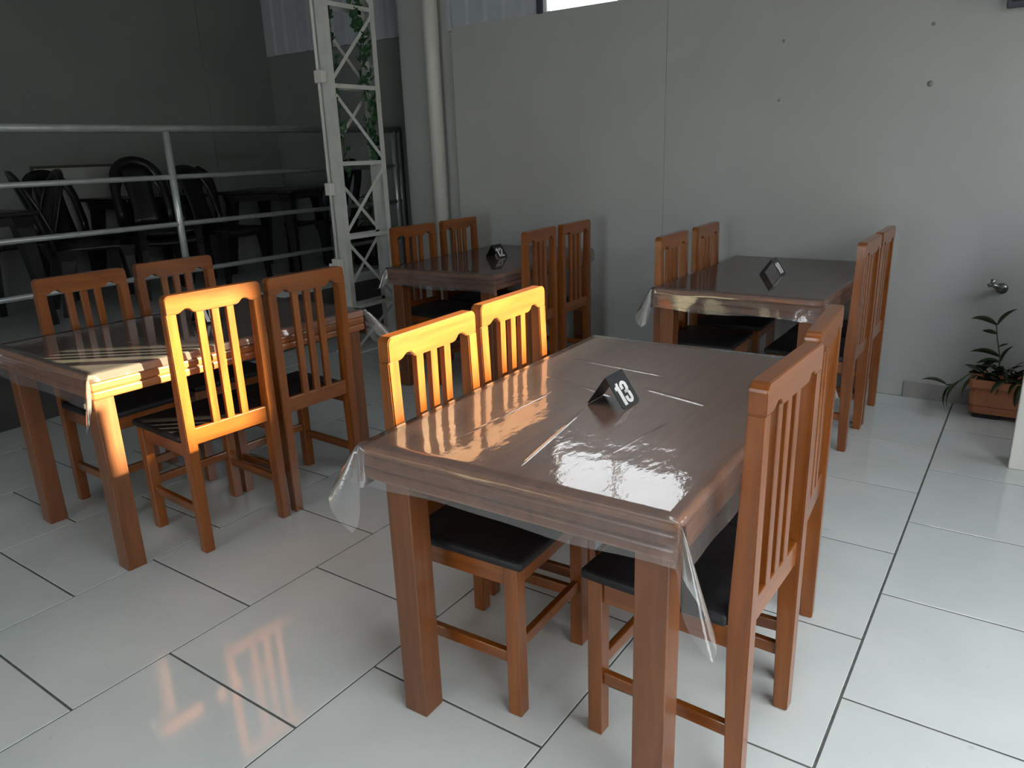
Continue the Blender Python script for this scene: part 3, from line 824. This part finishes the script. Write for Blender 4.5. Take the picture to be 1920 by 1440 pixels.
def ptable():
    r = empty('plastic_table', (0, 0, 0))
    link('table_top', ptop, r)
    for sx in (-1, 1):
        for sy in (-1, 1): link('leg', pleg_me(sx, sy), r)
    bm = bmesh.new()
    for a in (0, 1, 2, 3):
        b4 = [(-0.30, 0.30, 0.30, 0.315), (-0.30, 0.30, -0.315, -0.30), (0.30, 0.315, -0.30, 0.30), (-0.315, -0.30, -0.30, 0.30)][a]
        box(bm, *b4, 0.635, 0.692)
    link('skirt', me_from(bm, 'skirt', M_BLACK), r)
    return r
pt = ptable()
PT = [(-5.45, 1.86, 4, 'black plastic table cut off by the left edge of the picture'), (-5.74, 4.52, 22.5, 'black square plastic table left of the lattice column'), (-6.19, 3.55, 0, 'black plastic table half hidden among the chairs near the railing post')]
for k, (x, y, a, lab) in enumerate(PT):
    o = pt if k == 0 else copy_tree(pt, (0, 0, 0), 0)
    o.location = (x, y, PZ); o.rotation_euler = (0, 0, math.radians(a))
    tag(o, lab, 'table', 'black plastic tables')

# framed board on the left wall
bd = tag(empty('wall_board', (XL, 3.355, 0.95)), 'dull board with a dark frame on the wall behind the plastic chairs', 'board')
link('board_panel', box_me('board_panel', M_BOARD, 0.002, 0.014, -0.47, 0.47, 0.02, 0.53), bd)
for n, b in (('frame_rail', (0.0, 0.022, -0.485, 0.485, 0.525, 0.545)), ('frame_rail', (0.0, 0.022, -0.485, 0.485, 0.0, 0.02)), ('frame_stile', (0.0, 0.022, 0.465, 0.485, 0.02, 0.525)), ('frame_stile', (0.0, 0.022, -0.485, -0.465, 0.02, 0.525))):
    link(n, box_me(n, M_BOARDF, *b, 0.002), bd)

# ================================================================ PLANTS
def leaf_blade(name, m, ln, wd, droop, fold=0.25):
    bm = bmesh.new(); n = 7; rows = []
    for k in range(n + 1):
        t = k / n
        w = wd * math.sin(PI * min(1, t * 0.94 + 0.06)) ** 0.8 * 0.5
        ang = droop * t
        x = ln * (math.sin(ang) / droop if droop else t); z = -ln * ((1 - math.cos(ang)) / droop if droop else 0)
        rows.append([bm.verts.new((x, -w, z + fold * w)), bm.verts.new((x, 0, z)), bm.verts.new((x, w, z + fold * w))])
    for a, b in zip(rows, rows[1:]):
        for k in range(2): bm.faces.new([a[k], a[k + 1], b[k + 1], b[k]])
    r = bmesh.ops.extrude_face_region(bm, geom=list(bm.faces))
    for v in [g for g in r['geom'] if isinstance(g, bmesh.types.BMVert)]: v.co.z -= 0.0012
    bmesh.ops.recalc_face_normals(bm, faces=bm.faces)
    return me_from(bm, name, m, True)
def trough(name, m, x0, x1, y0, y1, h, taper, wall_t):
    bm = bmesh.new(); secs = []
    prof = [(0.0, -taper), (h * 0.16, -taper * 0.8), (h * 0.20, -taper * 1.05), (h * 0.24, -taper * 0.75), (h * 0.55, -taper * 0.55), (h * 0.70, -taper * 0.9), (h * 0.78, -0.002), (h, 0.0)]
    inner = [(h, -wall_t), (h * 0.80, -wall_t), (h * 0.80, -0.08)]
    for z, e in prof + inner:
        r = 0.02
        a, b, c, d = x0 - e, x1 + e, y0 - e, y1 + e
        secs.append([bm.verts.new(p) for p in ((a + r, c, z), (b - r, c, z), (b, c + r, z), (b, d - r, z), (b - r, d, z), (a + r, d, z), (a, d - r, z), (a, c + r, z))])
    for a, b in zip(secs, secs[1:]):
        for k in range(8): bm.faces.new([a[k], a[(k + 1) % 8], b[(k + 1) % 8], b[k]])
    bm.faces.new(secs[0][::-1]); bm.faces.new(secs[-1])
    bmesh.ops.recalc_face_normals(bm, faces=bm.faces)
    return me_from(bm, name, m)
pl = tag(empty('planter_box', (0.10, 4.66, 0)), 'terracotta coloured planter trough on the floor by the back wall', 'planter')
link('trough', trough('trough', M_TERRA, -0.30, 0.30, -0.10, 0.10, 0.19, 0.022, 0.012), pl, (0, 0, 0.027))
for x in (-0.2, 0.2): link('foot', box_me('foot', M_BLACK, x - 0.06, x + 0.06, -0.07, 0.07, 0, 0.027, 0.003), pl)
link('soil', box_me('soil', M_SOIL, -0.27, 0.27, -0.075, 0.075, 0.165, 0.195, 0.01), pl)
plant = tag(empty('potted_plant', (0.10, 4.66, 0.212)), 'dark long-leaved plant growing in the terracotta trough', 'plant')
BL = [leaf_blade('leaf', M_LEAF, l, w, d) for l, w, d in ((0.13, 0.034, 0.9), (0.16, 0.038, 1.1), (0.11, 0.036, 0.6), (0.20, 0.042, 1.4))]
def stalk(pts, leaves):
    link('stem', tube_me('stem', M_STEM, pts, 0.0035, 6), plant)
    for (p, az, el, k, sc) in leaves:
        o = link('leaf', BL[k], plant, p); o.rotation_euler = (math.radians(58 if (az % 360) > 90 else -58), -math.radians(el), math.radians(az)); o.scale = (sc, sc, sc)
# tall sprig
stalk([(-0.17, -0.02, 0.0), (-0.175, -0.03, 0.12), (-0.20, -0.03, 0.22), (-0.215, -0.03, 0.30)],
      [((-0.215, -0.03, 0.30), 190, 35, 1, 1.0), ((-0.21, -0.03, 0.30), 20, 70, 0, 1.0), ((-0.205, -0.03, 0.25), 200, 25, 2, 0.8), ((-0.19, -0.03, 0.18), 10, 40, 2, 0.45), ((-0.18, -0.03, 0.13), 185, 30, 1, 1.05), ((-0.175, -0.03, 0.10), 200, 15, 0, 1.1), ((-0.17, -0.02, 0.10), 20, 85, 0, 0.9)])
# trailing sprig to the left
stalk([(-0.24, -0.05, 0.01), (-0.30, -0.08, 0.03), (-0.36, -0.10, -0.03), (-0.40, -0.11, -0.04)],
      [((-0.40, -0.11, -0.035), 175, 30, 1, 0.85), ((-0.38, -0.11, -0.04), 215, -50, 1, 0.9), ((-0.34, -0.10, -0.01), 205, -38, 3, 1.0), ((-0.27, -0.07, 0.02), 200, -35, 3, 0.9)])
rnd = random.Random(11)
for k in range(90):
    x = rnd.uniform(-0.26, 0.26); az = rnd.uniform(165, 375); el = rnd.uniform(0, 75)
    o = link('leaf', rnd.choice(BL), plant, (x, rnd.uniform(-0.07, 0.05), rnd.uniform(0.0, 0.04)))
    o.rotation_euler = (rnd.uniform(-1.1, 1.1), -math.radians(el), math.radians(az)); s = rnd.uniform(0.6, 1.05); o.scale = (s, s, s)
for (x, az, el, k, sc) in ((-0.05, 250, -20, 3, 0.8), (0.06, 285, -30, 3, 0.75), (-0.12, 235, 5, 1, 0.9), (0.1, 350, 60, 3, 1.0), (0.15, 190, 75, 3, 1.1), (0.18, 10, 80, 1, 1.2), (0.2, 200, 70, 3, 1.1)):
    o = link('leaf', BL[k], plant, (x, -0.07, 0.02)); o.rotation_euler = (0, -math.radians(el), math.radians(az)); o.scale = (sc,) * 3

# dark plant in a black pot on the platform behind the column
bp = tag(empty('black_planter', (-5.14, 5.10, PZ)), 'black plant pot on the platform behind the lattice column', 'planter')
link('trough', trough('trough', M_BLACK, -0.20, 0.14, -0.14, 0.14, 0.34, 0.03, 0.012), bp)
link('soil', box_me('soil', M_SOIL, -0.17, 0.11, -0.11, 0.11, 0.28, 0.31, 0.01), bp)
pp2 = tag(empty('potted_plant', (-5.16, 5.10, PZ + 0.31)), 'dark leafy plant in the black pot behind the lattice column', 'plant')
link('stem', tube_me('stem', M_STEM, [(0, 0, 0), (0.01, 0, 0.18), (0, 0.01, 0.30)], 0.005, 6), pp2)
for k in range(22):
    z = rnd.uniform(0.02, 0.32)
    o = link('leaf', rnd.choice(BL), pp2, (rnd.uniform(-.03, .03), rnd.uniform(-.03, .03), z))
    o.rotation_euler = (rnd.uniform(-.4, .4), -math.radians(rnd.uniform(-10, 60)), rnd.uniform(0, 6.28)); o.scale = (0.9,) * 3

# ================================================================ SMALL WALL THINGS
tap = tag(empty('wall_tap', (-0.121, YB, 0.676)), 'small metal tap sticking out of the back wall above the planter', 'tap')
link('flange', tube_me('flange', M_CHROME, [(0, 0, 0), (0, -0.012, 0)], [0.030, 0.024], 16), tap)
link('spout', tube_me('spout', M_CHROME, [(0, -0.01, 0), (-0.012, -0.05, 0.012), (-0.045, -0.10, 0.034)], [0.018, 0.013, 0.010], 12), tap)
link('handle', tube_me('handle', M_CHROME, [(-0.062, -0.105, 0.028), (-0.045, -0.10, 0.036), (-0.040, -0.10, 0.062)], [0.012, 0.009, 0.013], 10), tap)

tv = tag(empty('wall_television', (0.20, YB, 2.06)), 'black flat screen on the wall at the top right corner', 'television')
bm = bmesh.new(); box(bm, -0.485, 0.485, -0.105, -0.06, 0, 0.56); bev(bm, 0.006, 2)
link('screen_case', me_from(bm, 'screen_case', M_DKFRAME), tv)
link('screen', box_me('screen', M_BLACK, -0.465, 0.465, -0.1065, -0.1045, 0.025, 0.54), tv)
link('bracket', box_me('bracket', M_BLACK, -0.12, 0.12, -0.06, 0.0, 0.16, 0.40, 0.004), tv)
